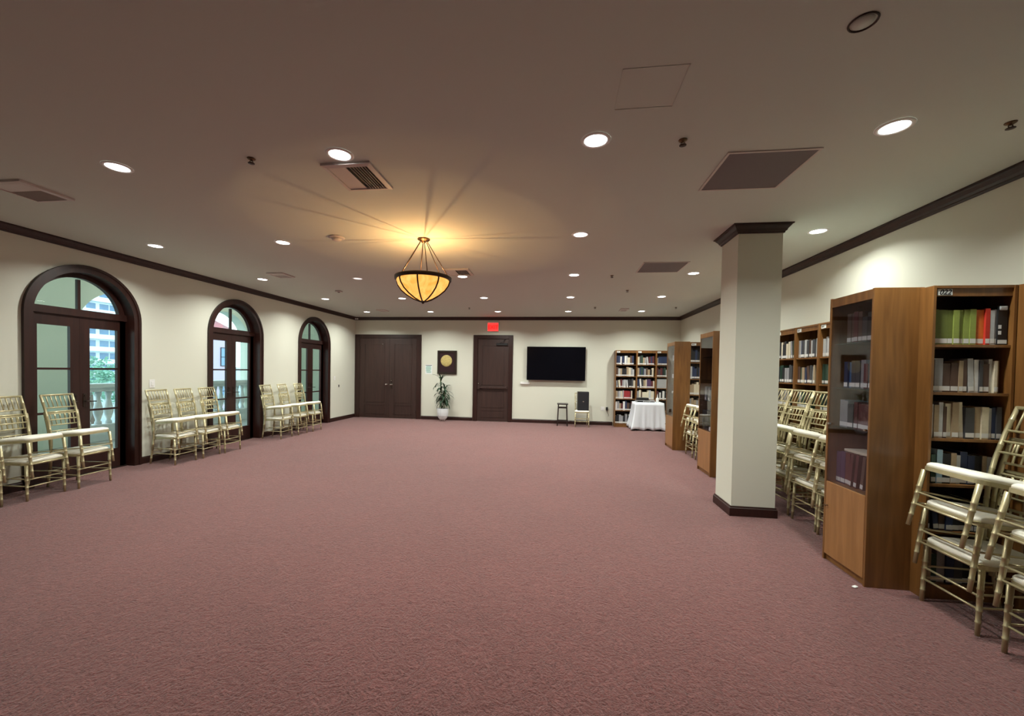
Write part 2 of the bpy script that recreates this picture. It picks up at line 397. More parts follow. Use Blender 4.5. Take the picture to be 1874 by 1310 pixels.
def downlight(x, y, label, on=True, power=55):
    e = empty('recessed_light', label, 'ceiling light', (x, y, H), group='round recessed ceiling lights')
    MB().lathe([(.076, -.001), (.080, -.008), (.100, -.005), (.102, -.001)], n=28, caps=False).build('trim_ring', M['white'], e)
    MB().lathe([(.001, -.0025), (.077, -.0025), (.077, -.0010), (.001, -.0010)], n=28, caps=False).build('lens', M['lens'] if on else M['lensdim'], e)
    if on:
        l = bpy.data.lights.new('lamp', 'AREA'); l.shape = 'DISK'; l.size = .15; l.energy = power; l.color = (.97, 1, .925); l.spread = math.radians(145)
        lo = bpy.data.objects.new('lamp', l); C.objects.link(lo); lo.parent = e; lo.location = (0, 0, -.012)
    return e
PW = 31
for x, y in spots:
    r = min(range(5), key=lambda k: abs(GY[k]-y)); c = 5 if x > 2.6 else min(range(5), key=lambda k: abs(GX[k]-x))
    downlight(x, y, 'lit round ceiling light %s, %s' % (colname[c], rowname[r]), power=PW*(.62 if c == 5 else 1))
downlight(-3.60, 6.96, 'round ceiling light glowing only faintly, left of the bowl pendant', on=False)

# ---------------------------------------------------------------- bowl pendant
px, py = -1.68, 4.91
e = empty('pendant_light', 'amber glass bowl pendant on bronze rods, the only hanging lamp', 'pendant light', (px, py, H))
MB().lathe([(.001, -.001), (.076, -.001), (.076, -.012), (.060, -.022), (.030, -.030), (.028, -.045), (.001, -.055)], n=28).build('canopy', M['brass'], e)
zr = 2.668-H; rr = .325
prof = [(.315, zr-.02), (.322, zr-.04), (.305, zr-.09), (.262, zr-.150), (.195, zr-.205), (.115, zr-.252), (.045, zr-.280), (.004, zr-.290)]
MB().lathe(prof+[(r*.975, z+.006) for r, z in reversed(prof)], n=48, caps=False).build('glass_bowl', M['amber'], e)
MB().lathe([(.318, zr-.028), (.345, zr-.028), (.348, zr+.010), (.338, zr+.016), (.318, zr+.010), (.318, zr-.028)], n=48, caps=False).build('rim', M['bronze'], e)
for k in range(8):
    a = 2*PI*k/8+math.radians(-83)
    MB().tube([(math.cos(a)*(r+.006), math.sin(a)*(r+.006), z-.003) for r, z in prof], .009, 6).build('rib', M['bronze'], e)
for k in range(6):
    a = 2*PI*k/6+math.radians(-63)
    MB().tube([(math.cos(a)*.32, math.sin(a)*.32, zr+.01), (math.cos(a)*.045, math.sin(a)*.045, -.035)], .0052, 6).build('rod', M['bronze'], e)
MB().lathe([(.001, zr-.318), (.012, zr-.312), (.020, zr-.298), (.034, zr-.288), (.034, zr-.280), (.001, zr-.278)], n=16).build('finial', M['bronze'], e)
for dx, dy in ((-.055, .03), (.055, -.035)):
    l = bpy.data.lights.new('bulb', 'POINT'); l.energy = 18; l.color = (1, .61, .26); l.shadow_soft_size = .004
    lo = bpy.data.objects.new('bulb', l); C.objects.link(lo); lo.parent = e; lo.location = (dx, dy, zr-.075)

# ---------------------------------------------------------------- ceiling fittings
def diffuser(x, y, w, dpt, label, rz=0):
    e = empty('air_diffuser', label, 'air vent', (x, y, H), rz, group='white square supply air diffusers')
    mb = MB(); o = .0; hw, hd = w/2, dpt/2; t = .035
    out = [(-hw, -hd), (hw, -hd), (hw, hd), (-hw, hd)]; inn = [(a*(1-t/hw), b*(1-t/hd)) for a, b in out]
    vs = [(a, b, -.0005) for a, b in out]+[(a, b, -.020) for a, b in out]+[(a, b, -.026) for a, b in inn]+[(a, b, -.0005) for a, b in inn]
    fs = []
    for k in range(4):
        j = (k+1) % 4
        fs += [(k, j, 4+j, 4+k), (4+k, 4+j, 8+j, 8+k), (8+k, 8+j, 12+j, 12+k)]
    mb.add(vs, fs).build('frame', M['warmwhite'], e)
    MB().box(-hw+t, -hd+t, -.004, hw-t, hd-t, -.001).build('backing', M['dark'], e)
    MB().box(-hw+t, -hd+t, -.018, -.02, hd-t, -.012).build('blank_panel', M['warmwhite'], e)
    n = 7; mb = MB()
    for k in range(n):
        xx = 0.0+(hw-t)*(k+.5)/n
        mb.add([(xx-.004, -hd+t, -.004), (xx+.006, -hd+t, -.024), (xx+.008, -hd+t, -.023), (xx-.002, -hd+t, -.003), (xx-.004, hd-t, -.004), (xx+.006, hd-t, -.024), (xx+.008, hd-t, -.023), (xx-.002, hd-t, -.003)],
               [(0, 1, 2, 3), (7, 6, 5, 4), (0, 4, 5, 1), (1, 5, 6, 2), (2, 6, 7, 3), (3, 7, 4, 0)])
    mb.build('louvre_panel', M['warmwhite'], e)
diffuser(-1.69, 3.27, .41, .46, 'square white air diffuser in front of the bowl pendant')
diffuser(-1.66, 6.58, .43, .42, 'square white air diffuser just behind the bowl pendant')
diffuser(-4.93, 3.24, .42, .42, 'square air diffuser over the nearest arched door', PI/2)
diffuser(-4.83, 6.60, .34, .30, 'square air diffuser over the middle arched door', PI/2)
diffuser(-4.83, 10.76, .30, .24, 'square air diffuser near the double door', PI/2)
diffuser(1.62, 10.76, .40, .20, 'small air diffuser near the far bookcases', PI/2)
def retgrille(x0, y0, x1, y1, label):
    e = empty('return_grille', label, 'air vent', ((x0+x1)/2, (y0+y1)/2, H), group='large grey return air grilles')
    w, d2 = (x1-x0)/2, (y1-y0)/2; t = .018
    MB().box(-w-t, -d2-t, -.008, w+t, -d2, -.001).box(-w-t, d2, -.008, w+t, d2+t, -.001).box(-w-t, -d2, -.008, -w, d2, -.001).box(w, -d2, -.008, w+t, d2, -.001).build('frame', M['warmwhite'], e)
    MB().box(-w, -d2, -.005, w, d2, -.001).build('mesh_panel', M['grey'], e)
retgrille(1.205, 3.20, 1.803, 3.80, 'large grey square return grille over the open floor before the column')
retgrille(1.215, 6.21, 1.825, 6.80, 'grey square return grille further off, beyond the column')
def sprinkler(x, y, label):
    e = empty('fire_sprinkler', label, 'fire sprinkler', (x, y, H), group='pendent fire sprinklers')
    MB().lathe([(.001, -.001), (.030, -.001), (.026, -.007), (.012, -.012), (.009, -.018), (.001, -.018)], n=14).build('escutcheon', M['brass'], e)
    mb = MB().tube([(-.011, 0, -.016), (-.013, 0, -.026), (0, 0, -.034)], .003, 5).tube([(.011, 0, -.016), (.013, 0, -.026), (0, 0, -.034)], .003, 5)
    mb.lathe([(.001, -.038), (.024, -.038), (.024, -.035), (.001, -.033)], n=12); mb.build('deflector', M['bronze'], e)
for x, y, lb in [(-2.391, 2.918, 'small fire sprinkler beside the front air diffuser'), (.82, 2.99, 'small fire sprinkler between a ceiling light and the large return grille'), (2.784, 2.995, 'small fire sprinkler over the bookcase marked 022'),
                 (.85, 7.002, 'small fire sprinkler beside the further return grille'), (1.30, 8.264, 'small fire sprinkler between further return grille and far air diffuser'),
                 (.866, 10.369, 'tiny fire sprinkler near the ceiling above the television'), (2.792, 10.416, 'tiny fire sprinkler above the far corner bookcases'), (-2.31, 10.382, 'tiny fire sprinkler above the framed gold seal')]:
    sprinkler(x, y, lb)
e = empty('smoke_detector', 'round cream smoke detector left of the bowl pendant', 'smoke detector', (-2.74, 4.76, H))
MB().lathe([(.001, -.001), (.095, -.001), (.095, -.010), (.078, -.016), (.001, -.016)], n=28).build('mounting_plate', M['warmwhite'], e)
MB().lathe([(.060, -.016), (.056, -.035), (.040, -.045), (.001, -.048)], n=24).build('sensor_dome', M['warmwhite'], e)
e = empty('motion_sensor', 'small square grey sensor above the far arched doors', 'sensor', (-4.576, 8.047, H))
MB().box(-.06, -.05, -.025, .06, .05, -.001, b=.006).build('housing', M['warmwhite'], e); MB().lathe([(.001, -.04), (.02, -.036), (.026, -.025), (.001, -.025)], n=12).build('sensor_lens', M['grey'], e)
e = empty('recessed_fixture', 'round dark rimmed ceiling fitting at the upper edge of the view', 'ceiling fitting', (1.342, 2.087, H))  # unlit recessed fixture, not a speaker; built as dark rim and plain cover
MB().lathe([(.049, -.001), (.051, -.006), (.056, -.006), (.058, -.001)], n=24, caps=False).build('rim', M['bronze'], e); MB().lathe([(.001, -.004), (.042, -.004), (.042, -.001), (.001, -.001)], n=24).build('cover', M['ceil'], e)
x0, y0, w = .307, 2.265, .34
MB().box(x0, y0, H-.004, x0+w, y0+w, H-.0005)
mb = MB().box(x0, y0, H-.003, x0+w, y0+.004, H-.0002).box(x0, y0+w, H-.003, x0+w, y0+w+.004, H-.0002).box(x0, y0, H-.003, x0+.004, y0+w, H-.0002).box(x0+w, y0, H-.003, x0+w+.004, y0+w, H-.0002)
tag(mb.build('access_panel', M['ceil']), 'square access hatch outline in the ceiling', 'access hatch')

# ---------------------------------------------------------------- chiavari chair
def leg_pts(a, b, rings, r0, r1):
    a, b = Vector(a), Vector(b); ln = (b-a).length; ev = []
    for t in rings:
        for dt, k in ((-.007/ln, 1), (-.004/ln, 1.16), (.004/ln, 1.16), (.007/ln, 1)): ev.append((t+dt, k))
    ev = [(0, 1)]+ev+[(1, 1)]
    return [a.lerp(b, t) for t, k in ev], [(r0+(r1-r0)*t)*k for t, k in ev]
def make_chair(label):
    e = empty('chiavari_chair', label, 'chair')
    g = M['gold']
    # seat frame, trapezoid with rounded corners
    def slab(mb, wf, wr, yf, yr, z0, z1, rr, mi=0, dome=0):
        pts = []
        for (cx, cy, a0) in ((wf-rr, yf-rr, 0), (-wf+rr, yf-rr, PI/2), (-wr+rr, yr+rr, PI), (wr-rr, yr+rr, 1.5*PI)):
            for k in range(9):
                a = a0+PI/2*k/8; pts.append((cx+rr*math.cos(a), cy+rr*math.sin(a)))
            if a0 == 0:
                for k in range(1, 6): xx = (wf-rr)*(1-k/3); pts.append((xx, yf+.014*(1-(xx/(wf-rr))**2)))
        n = len(pts); vs = [(x, y, z0) for x, y in pts]+[(x, y, z1) for x, y in pts]; fs = [tuple(range(n-1, -1, -1))]
        if dome:
            for q, (sc_, dz) in enumerate(((.975, .35), (.93, .72), (.84, 1.0))): vs += [(x*sc_, y*sc_, z1+dome*dz) for x, y in pts]
            fs += [tuple(4*n+k for k in range(n))]
            for q in (1, 2, 3): fs += [(q*n+k, q*n+(k+1) % n, (q+1)*n+(k+1) % n, (q+1)*n+k) for k in range(n)]
        else: fs.append(tuple(n+k for k in range(n)))
        fs += [(k, (k+1) % n, n+(k+1) % n, n+k) for k in range(n)]
        return mb.add(vs, fs, mi, bool(dome))
    slab(MB(), .205, .180, .205, -.195, .398, .424, .065).build('seat', g, e)
    tag(slab(MB(), .200, .176, .202, -.190, .424, .440, .062, dome=.020).build('cushion', M['cushion'], e), 'flat ivory seat cushion')
    for s in (-1, 1):
        p, r = leg_pts((s*.186, .185, .397), (s*.190, .200, 0), [.30, .42, .62, .8], .0158, .0118)
        MB().tube(p, r, 8).build('leg', g, e)
        # rear leg and back post in one bowed piece
        path = [(s*.166, -.245, 0), (s*.168, -.215, .18), (s*.170, -.190, .42), (s*.174, -.200, .58), (s*.178, -.225, .75), (s*.182, -.262, .93)]
        pts, rad = [], []
        for k in range(len(path)-1):
            a, b = Vector(path[k]), Vector(path[k+1]); q = [0, .47, .49, .51, .53]
            for t in q: pts.append(a.lerp(b, t)); rad.append(.0135*(1.15 if .48 < t < .52 else 1))
        pts.append(Vector(path[-1])); rad.append(.013)
        MB().tube(pts, rad, 8).build('leg', g, e)
        MB().tube([(s*.187, .19, .245), (s*.168, -.205, .245)], .0068, 6).build('stretcher', g, e)
        MB().tube([(s*.188, .193, .165), (s*.168, -.212, .165)], .0068, 6).build('stretcher', g, e)
    for z in (.155, .235):
        MB().tube([(-.188, .193, z), (.188, .193, z)], .0072, 6).build('stretcher', g, e)
    MB().tube([(-.168, -.210, .20), (.168, -.210, .20)], .0068, 6).build('stretcher', g, e)
    def by(z): return -.190-(z-.42)*.072/.51*1.4 if z > .58 else -.197
    yy = lambda z: -.200-.025*(z-.58)/.17 if z < .75 else -.225-.037*(z-.75)/.18
    MB().tube([(-.188, yy(.925), .925), (.188, yy(.925), .925)], .0125, 8).build('top_rail', g, e)
    for z in (.765, .69, .615): MB().tube([(-.178, yy(z), z), (.178, yy(z), z)], .0085, 6).build('back_rail', g, e)
    for k in range(6):
        x = -.13+.26*k/5; MB().tube([(x, yy(.925), .925), (x*.96, yy(.765), .765)], .0062, 6).build('spindle', g, e)
    for k in range(4):
        x = -.09+.18*k/3; MB().tube([(x, yy(.69), .69), (x, yy(.615), .615)], .0058, 6).build('spindle', g, e)
    return e
proto = None
def place_chair(x, y, rz, k, label, group):
    """x,y: position of the midpoint between the front feet of the lowest chair; k: place in the stack"""
    global proto
    if proto is None: proto = c = make_chair(label)
    else: c = copy_tree(proto)
    c['label'] = label; c['group'] = group
    Mx = Matrix.Translation((x, y, 0)) @ Matrix.Rotation(rz, 4, 'Z') @ Matrix.Translation((0, -.195, 0))
    if k:
        piv = Vector((0, .20, .43))
        Mx = Mx @ Matrix.Translation((0, .012*k, .258*k)) @ Matrix.Translation(piv) @ Matrix.Rotation(math.radians(5.2*k), 4, 'X') @ Matrix.Translation(-piv)
    c.matrix_world = Mx
    c.rotation_mode = 'XYZ'
    return c
lv2 = ['lower', 'upper']
gname = ['by the nearest arched door', 'before the middle arched door', 'before the far arched door']
gy = [[3.40, 3.975, 4.475], [5.76, 6.25, 6.705], [8.19, 8.76, 9.33]]
pos3 = ['nearest stack', 'middle stack', 'furthest stack']
for g in range(3):
    for i, y in enumerate(gy[g]):
        for k in range(2):
            place_chair(-5.845, y, -PI/2+math.radians((2, 6, 4)[i]+3*k), k, '%s gold chair, %s of three %s' % (lv2[k], pos3[i], gname[g]), 'gold chairs stacked two high along the arched doors')
lv3 = ['bottom', 'middle', 'top']
for i, (y, w_) in enumerate([(2.97, 'beside the bookcase marked 022'), (2.44, 'cut by the right edge of the view')]):
    for k in range(3): place_chair(2.525, y, PI/2, k, '%s gold chair of the stack %s' % (lv3[k], w_), 'gold chairs stacked three high before the bookcases')
for i, (y, w_) in enumerate([(4.13, 'next to the large glass cabinet'), (4.57, 'in the middle of the alcove by the column'), (5.06, 'just clear of the cream column'), (5.52, 'behind the cream column, fourth from the cabinet'), (5.98, 'furthest behind the cream column')]):
    for k in range(3): place_chair(2.54, y, PI/2+math.radians(2+2.5*k), k, '%s gold chair of the stack %s' % (lv3[k], w_), 'gold chairs stacked three high before the bookcases')
for i, (y, w_) in enumerate([(8.08, 'against the far glass cabinet'), (7.52, 'half hidden by the middle glass cabinet')]):
    for k in range(3): place_chair(2.47, y, PI/2, k, '%s gold chair of the stack %s' % (lv3[k], w_), 'gold chairs stacked three high before the bookcases')

# ---------------------------------------------------------------- books
COL = {'cream': (.62, .56, .42), 'white': (.72, .72, .70), 'grey': (.28, .28, .29), 'tan': (.36, .27, .17), 'brown': (.085, .045, .03), 'black': (.012, .012, .014),
       'navy': (.018, .03, .08), 'dark green': (.02, .055, .035), 'red': (.30, .02, .025), 'maroon': (.10, .018, .02), 'blue': (.05, .14, .30), 'light grey': (.45, .46, .46),
       'olive green': (.13, .16, .03), 'bright green': (.24, .30, .06), 'orange': (.62, .15, .02), 'scarlet': (.50, .03, .015), 'teal': (.03, .16, .16), 'pale blue': (.28, .42, .52), 'purple': (.08, .04, .10), 'dark grey': (.05, .05, .055)}
BM = {k: mat('book_cloth_'+k.replace(' ', '_'), v+(1,), .6, var=(35, .18)) for k, v in COL.items()}
ORD = 'first second third fourth fifth sixth seventh eighth ninth tenth eleventh twelfth thirteenth fourteenth fifteenth sixteenth'.split()
nbooks = 0
def book(x, w, h, d, col, y_front, zs, label, group, Mx, lean=0, lab=True, child=True):
    """book standing on a shelf in case-local space: spine faces -y"""
    global nbooks; nbooks += 1
    mb = MB(); t = min(.004, w*.2)
    mb.box(-w/2, 0, 0, -w/2+t, d, h).box(w/2-t, 0, 0, w/2, d, h)
    mb.box(-w/2+t, 0, 0, w/2-t, t, h).box(-w/2+t, t, .003, w/2-t, d-.004, h-.004, 1)
    ms = [BM[col], M['pages'], M['spinelabel']]
    if lab and not child: mb.box(-w/2+.001, -.0012, .012, w/2-.001, .0002, .045, 2)
    o = mb.build('book', ms)
    tag(o, label, 'book', group)
    if lab and child:
        lb = MB().box(-w/2+.001, -.0012, .010, w/2-.001, .0002, .042).build('spine_label', M['spinelabel'], o)
    lo = Matrix.Translation((x, y_front, zs))
    if lean: lo = lo @ Matrix.Rotation(lean, 4, 'Y')
    o.matrix_world = Mx @ lo
    return o
def fill(Mx, x0, x1, zs, specs, shelfname, group, yf=.03, child=True, lab=.85, hs=(.19, .27), gap=.0006):
    """specs: list of (colour, width, height, lean)"""
    x = x0
    for i, s in enumerate(specs):
        col, w, h = s[0], s[1], s[2]; lean = s[3] if len(s) > 3 else 0
        ext = abs(math.sin(lean))*h
        if x+w+ext > x1+.0005: break
        cx = x+w/2+(ext if lean < 0 else 0)
        dz = abs(math.sin(lean))*w/2
        book(cx, w, h, random.uniform(.13, .17), col, yf+random.uniform(0, .018), zs+.001+dz, '%s book, %s from left %s' % (col, ORD[min(i, 15)], shelfname), group, Mx, lean, random.random() < lab, child)
        x += w+ext+gap
PAL = ['cream', 'white', 'grey', 'tan', 'brown', 'black', 'navy', 'dark green', 'maroon', 'light grey', 'dark grey', 'cream', 'white', 'black']
def rnd(n, w0, w1, h0, h1, pal=PAL):
    out = []
    for k in range(n):
        out.append((random.choice(pal), random.uniform(w0, w1), random.uniform(h0, h1), -.10 if random.random() < .07 else 0))
    return out

# ---------------------------------------------------------------- bookcases
SH = [.105, .475, .805, 1.122, 1.442, 1.772]
def bookcase(x, y, rz, w, label, card=None, h=2.175, d=.30, front=.0, shelves=SH, group=None, marks=False):
    e = empty('bookcase', label, 'bookcase', (x, y, 0), rz, group)
    t = .018
    MB().box(0, 0, 0, t, d, h, b=.001).build('side_panel', M['case'], e)
    MB().box(w-t, 0, 0, w, d, h, b=.001).build('side_panel', M['case'], e)
    MB().box(t, .012, h-.072, w-t, .030, h-.018).box(t, .004, h-.018, w-t, d, h).build('top_panel', M['case'], e)
    MB().box(t, d-.010, .08, w-t, d-.002, h-.018).build('back_panel', M['caseback'], e)
    MB().box(t, .02, 0, w-t, .036, SH[0]-.018).build('plinth', M['case'], e)
    for z in shelves: MB().box(t, .012, z-.018, w-t, d-.010, z, b=.0006).build('shelf', M['case'], e)
    if card is not None:
        c = MB().box(.03, .0095, h-.066, .12, .0118, h-.024).build('label_card', M['paper'], e)
        tag(c, 'white paper number card')
        if card:
            tx = bpy.data.curves.new('number', 'FONT'); tx.body = card; tx.size = .048; tx.extrude = .0004; tx.shear = .3; tx.align_x = 'CENTER'; tx.offset = .0012
            to = bpy.data.objects.new('tmp', tx); C.objects.link(to)
            dg = bpy.context.evaluated_depsgraph_get(); me = bpy.data.meshes.new_from_object(to.evaluated_get(dg)); bpy.data.objects.remove(to)
            me.materials.clear(); me.materials.append(M['ink'])
            n = bpy.data.objects.new('number', me); C.objects.link(n); n.parent = c; n.location = (.075, .0090, h-.061); n.rotation_euler = (PI/2, 0, 0)
        else:
            MB().box(.045, .0088, h-.056, .06, .0095, h-.034).box(.072, .0088, h-.056, .082, .0095, h-.034).build('number', M['ink'], c)
    return e, Matrix.Translation((x, y, 0)) @ Matrix.Rotation(rz, 4, 'Z')

# the bookcase marked 022, facing the camera
e, T = bookcase(2.545, 3.185, 0, .50, 'tall cherry wood bookcase marked 022 with green and orange books', card='022')
G = 'books on the bookcase marked 022'; nm = 'on %s shelf of bookcase marked 022'
s5 = [('olive green', .038, .242), ('olive green', .062, .240), ('olive green', .03, .238), ('bright green', .034, .238), ('bright green', .034, .240), ('bright green', .034, .242), ('bright green', .036, .244), ('orange', .052, .240), ('scarlet', .026, .248), ('light grey', .028, .235), ('grey', .018, .242)]
fill(T, .022, .47, 1.772, s5, nm % 'top', G, lab=1)
b = MB().box(0, 0, 0, .062, .17, .265, b=.003).box(.004, -.012, .235, .05, 0, .262, 1, b=.004).box(.006, -.001, .07, .024, 0, .095, 2).box(.006, -.001, .11, .024, 0, .135, 2).box(.004, -.0012, .008, .058, 0, .034, 2)
o = b.build('binder', [M['black'], M['silver'], M['spinelabel']]); tag(o, 'black box binder with grey clasp at the end of the green books', 'binder'); o.location = (2.545+.410+.004, 3.185+.03, 1.773)
s4 = [('brown', .026, .225), ('grey', .03, .235), ('grey', .024, .235), ('brown', .05, .20), ('brown', .045, .205), ('tan', .026, .22), ('brown', .024, .225), ('light grey', .034, .235, -.05), ('white', .028, .228), ('dark grey', .02, .222), ('brown', .04, .20), ('white', .022, .232), ('cream', .018, .220), ('tan', .022, .222)]
fill(T, .022, .48, 1.442, s4, nm % 'second', G, lab=1)
s3 = [('grey', .02, .225), ('white', .012, .235), ('tan', .03, .23), ('light grey', .026, .25), ('brown', .02, .22), ('cream', .036, .24), ('tan', .04, .25), ('cream', .026, .252, -.05), ('dark grey', .054, .215), ('tan', .04, .22), ('cream', .042, .222), ('light grey', .024, .215), ('navy', .022, .22), ('dark grey', .03, .225)]
fill(T, .022, .48, 1.122, s3, nm % 'third', G, lab=1)
s2 = [('black', .03, .21), ('dark green', .03, .20), ('pale blue', .034, .235), ('black', .05, .21), ('tan', .034, .215), ('light grey', .028, .20), ('navy', .045, .225), ('navy', .04, .20), ('black', .05, .20), ('tan', .024, .20), ('grey', .03, .195)]
fill(T, .022, .48, .805, s2, nm % 'fourth', G, lab=1)
fill(T, .022, .40, .475, rnd(8, .03, .05, .18, .23, ['dark grey', 'black', 'navy', 'grey', 'brown']), nm % 'fifth', G)
fill(T, .022, .46, .105, [('tan', .05, .24), ('dark green', .04, .20), ('grey', .05, .24), ('navy', .05, .22), ('dark grey', .05, .23), ('black', .05, .22)], nm % 'lowest', G)

# next unit, mostly out of view
e, T = bookcase(3.050, 3.11, 0, .378, 'cherry wood bookcase at the right edge of the view, beside the one marked 022', card='')
for si, z in enumerate(SH[2:]):
    fill(T, .022, .075, z, [(random.choice(['white', 'cream', 'grey', 'dark grey']), .024, random.uniform(.2, .25)) for _ in range(2)], 'on %s shelf of bookcase cut by view edge' % ('fourth third second top'.split()[si]), 'books at the right edge of the view')

# units along the right wall behind the stacked chairs: front faces -x
for i, y in enumerate([5.412, 5.907, 6.402]):
    where_ = ['next to the large glass cabinet', 'between two others in the alcove', 'half hidden by the cream column'][i]
    e, T = bookcase(3.105, y, -PI/2, .493, 'cherry wood bookcase on the side wall, %s' % where_, card='', d=.30)
    for si, z in ((5, 1.772), (4, 1.442), (3, 1.122)):
        n = {5: 11, 4: 11, 3: 7}[si]; pal = [['light grey', 'dark green', 'dark green', 'black', 'grey', 'tan'], ['dark grey', 'dark green', 'tan', 'brown', 'navy', 'light grey'], ['cream', 'dark green', 'dark grey', 'grey', 'black']][i % 3]
        fill(T, .022, .475, z, rnd(n, .032, .052, .20, .245, pal), 'on %s shelf of side bookcase %s' % ({5: 'top', 4: 'second', 3: 'third'}[si], ['next the cabinet', 'mid alcove', 'by the column'][i]), 'books in the alcove by the column', child=False, lab=1)

# facing bookcase behind the far chairs
e, T = bookcase(2.595, 8.60, 0, .50, 'narrow visible strip of cherry bookcase beside the far glass cabinet', card='')
for si, z in ((5, 1.772), (4, 1.442), (3, 1.122), (2, .805)):
    pal = {5: ['black', 'navy'], 4: ['navy', 'black', 'light grey'], 3: ['cream', 'tan', 'light grey'], 2: ['tan', 'grey']}[si]
    fill(T, .022, .26, z, rnd(6, .036, .048, .20, .26, pal), 'on %s shelf beside the far cabinet' % {5: 'top', 4: 'second', 3: 'third', 2: 'fourth'}[si], 'books beside the far glass cabinet', child=False, lab=1)

# three units on the far wall
BX = [1.60, 2.184, 2.709, 3.234]
palb = ['cream', 'white', 'white', 'grey', 'tan', 'black', 'dark green', 'navy', 'light grey', 'brown', 'cream', 'black', 'maroon', 'dark grey']
un = ['leftmost', 'middle', 'rightmost']
for i in range(3):
    w = BX[i+1]-BX[i]
    e, T = bookcase(BX[i], 11.907, 0, w-.002, 'cherry wood bookcase on the far wall, %s of the three' % un[i], card='', d=.325)
    for si in (5, 4, 3, 2, 1, 0):
        if i == 1 and si < 2: continue
        if i == 2 and si in (0, 1, 3): continue
        n = 10
        wi = w-.05; sp = rnd(n, wi/n*.72, wi/n*1.22, .195, .265, palb)
        if i == 0 and si == 2: sp = [('tan', .05, .22), ('grey', .04, .215), ('light grey', .045, .22), ('cream', .045, .22), ('light grey', .03, .235, .06), ('red', .06, .225), ('red', .05, .225), ('red', .055, .222), ('maroon', .03, .22), ('cream', .03, .23)]
        if i == 2 and si == 5: sp = [('white', .03, .2)]+[('navy', .045, .235)]*6+[('white', .05, .23), ('grey', .05, .23)]
        if i == 1 and si == 3: sp[5:7] = [('purple', .05, .245), ('purple', .06, .25)]
        fill(T, .024, w-.02, SH[si], sp, 'on %s shelf of %s far wall bookcase' % (['sixth', 'fifth', 'fourth', 'third', 'second', 'top'][si], un[i]), 'books on the far wall bookcases', child=False, lab=1)
o = MB().box(0, 0, 0, .40, .16, .255, b=.004).build('storage_box', M['silver']); tag(o, 'wide pale grey box filling a shelf of the rightmost far bookcase', 'box'); o.location = (BX[2]+.03, 11.937, SH[3]+.001)

# ---------------------------------------------------------------- glass fronted cabinets (front faces -x)
def cabinet(xf, y0, w, depth, label, h=2.185):
    """near side panel at y0, door spans y0..y0+w"""
    e = empty('glass_cabinet', label, 'cabinet', (xf, y0, 0))
    t = .02
    MB().box(0, 0, 0, depth, t, h, b=.0015).build('side_panel', M['case'], e)
    MB().box(0, w-t, 0, depth, w, h, b=.0015).build('side_panel', M['case'], e)
    MB().box(.003, t, h-.075, .024, w-t, h-.005).box(.024, t, h-.028, depth, w-t, h-.006).build('top_panel', M['case'], e)
    MB().box(depth-.012, t, .06, depth-.002, w-t, h-.028).build('back_panel', M['caseback'], e)
    MB().box(.02, t, 0, .036, w-t, .05).build('plinth', M['case'], e)
    zd = .665
    MB().box(.022, t, zd-.02, depth-.012, w-t, zd).box(.036, t, .04, depth-.012, w-t, .055).build('fixed_shelf', M['case'], e)
    for z in (1.128, 1.448, 1.808): MB().box(.035, t+.002, z-.008, depth-.013, w-t-.002, z).build('glass_shelf', M['shelfglass'], e)
    gd = MB().box(.004, t+.003, zd+.004, .009, w-t-.003, h-.079).build('glass_door', M['cabglass'], e)
    MB().box(-.012, w-t-.035, 1.14, .006, w-t-.008, 1.155, b=.002).box(-.012, t+.01, 1.14, .006, t+.03, 1.155, b=.002).build('hinge', M['chrome'], gd)
    dd = MB().box(.0, t+.003, .055, .018, w-t-.003, zd-.002, b=.0015).build('door', M['caselt'], e)
    MB().tube([(0, w-t-.03, zd-.20), (-.016, w-t-.03, zd-.20)], .004, 6).tube([(-.016, w-t-.03, zd-.20), (-.022, w-t-.03, zd-.20)], .009, 10).build('knob', M['brass'], dd)
    return e, Matrix.Translation((xf, y0+w, 0)) @ Matrix.Rotation(-PI/2, 4, 'Z')
e, T = cabinet(2.25, 3.292, .485, .325, 'large glass fronted cherry cabinet nearest the camera')
Gc = 'books inside the nearest glass cabinet'; nm = 'on %s shelf inside nearest glass cabinet'
fill(T, .10, .455, 1.809, [('brown', .045, .235), ('brown', .045, .235), ('maroon', .045, .24), ('brown', .04, .235), ('dark grey', .05, .19), ('black', .05, .22), ('dark grey', .05, .21)], nm % 'top', Gc, yf=.06, lab=1)
fill(T, .10, .455, 1.449, [('navy', .04, .21), ('blue', .03, .205), ('dark grey', .045, .215), ('dark grey', .045, .215), ('grey', .05, .22), ('maroon', .04, .19), ('dark grey', .05, .20)], nm % 'second', Gc, yf=.06, lab=1)
fill(T, .06, .455, 1.129, [('grey', .05, .22), ('grey', .04, .215), ('dark grey', .06, .19), ('maroon', .04, .21), ('maroon', .05, .20), ('maroon', .05, .20), ('maroon', .05, .2)], nm % 'third', Gc, yf=.06, lab=1)
fill(T, .03, .455, .666, [('purple', .05, .25), ('purple', .05, .26), ('maroon', .05, .26), ('maroon', .03, .265, .10), ('maroon', .03, .265, .1), ('brown', .03, .26, .1)], nm % 'lowest', Gc, yf=.06, lab=1)
o = MB().box(0, 0, 0, .27, .15, .02, b=.002).build('book', [M['pages']]); tag(o, 'thin cream volume lying flat on the lowest books in the nearest glass cabinet', 'book', Gc)
o.matrix_world = T @ Matrix.Translation((.10, .08, .666+.268))
e, T = cabinet(2.27, 6.448, .56, .30, 'glass fronted cherry cabinet behind the cream column')
G2 = 'things inside the middle glass cabinet'
fill(T, .08, .50, 1.129, rnd(5, .04, .05, .18, .22, ['dark grey', 'grey', 'brown']), 'on middle shelf inside cabinet behind column', G2, yf=.05, child=False)
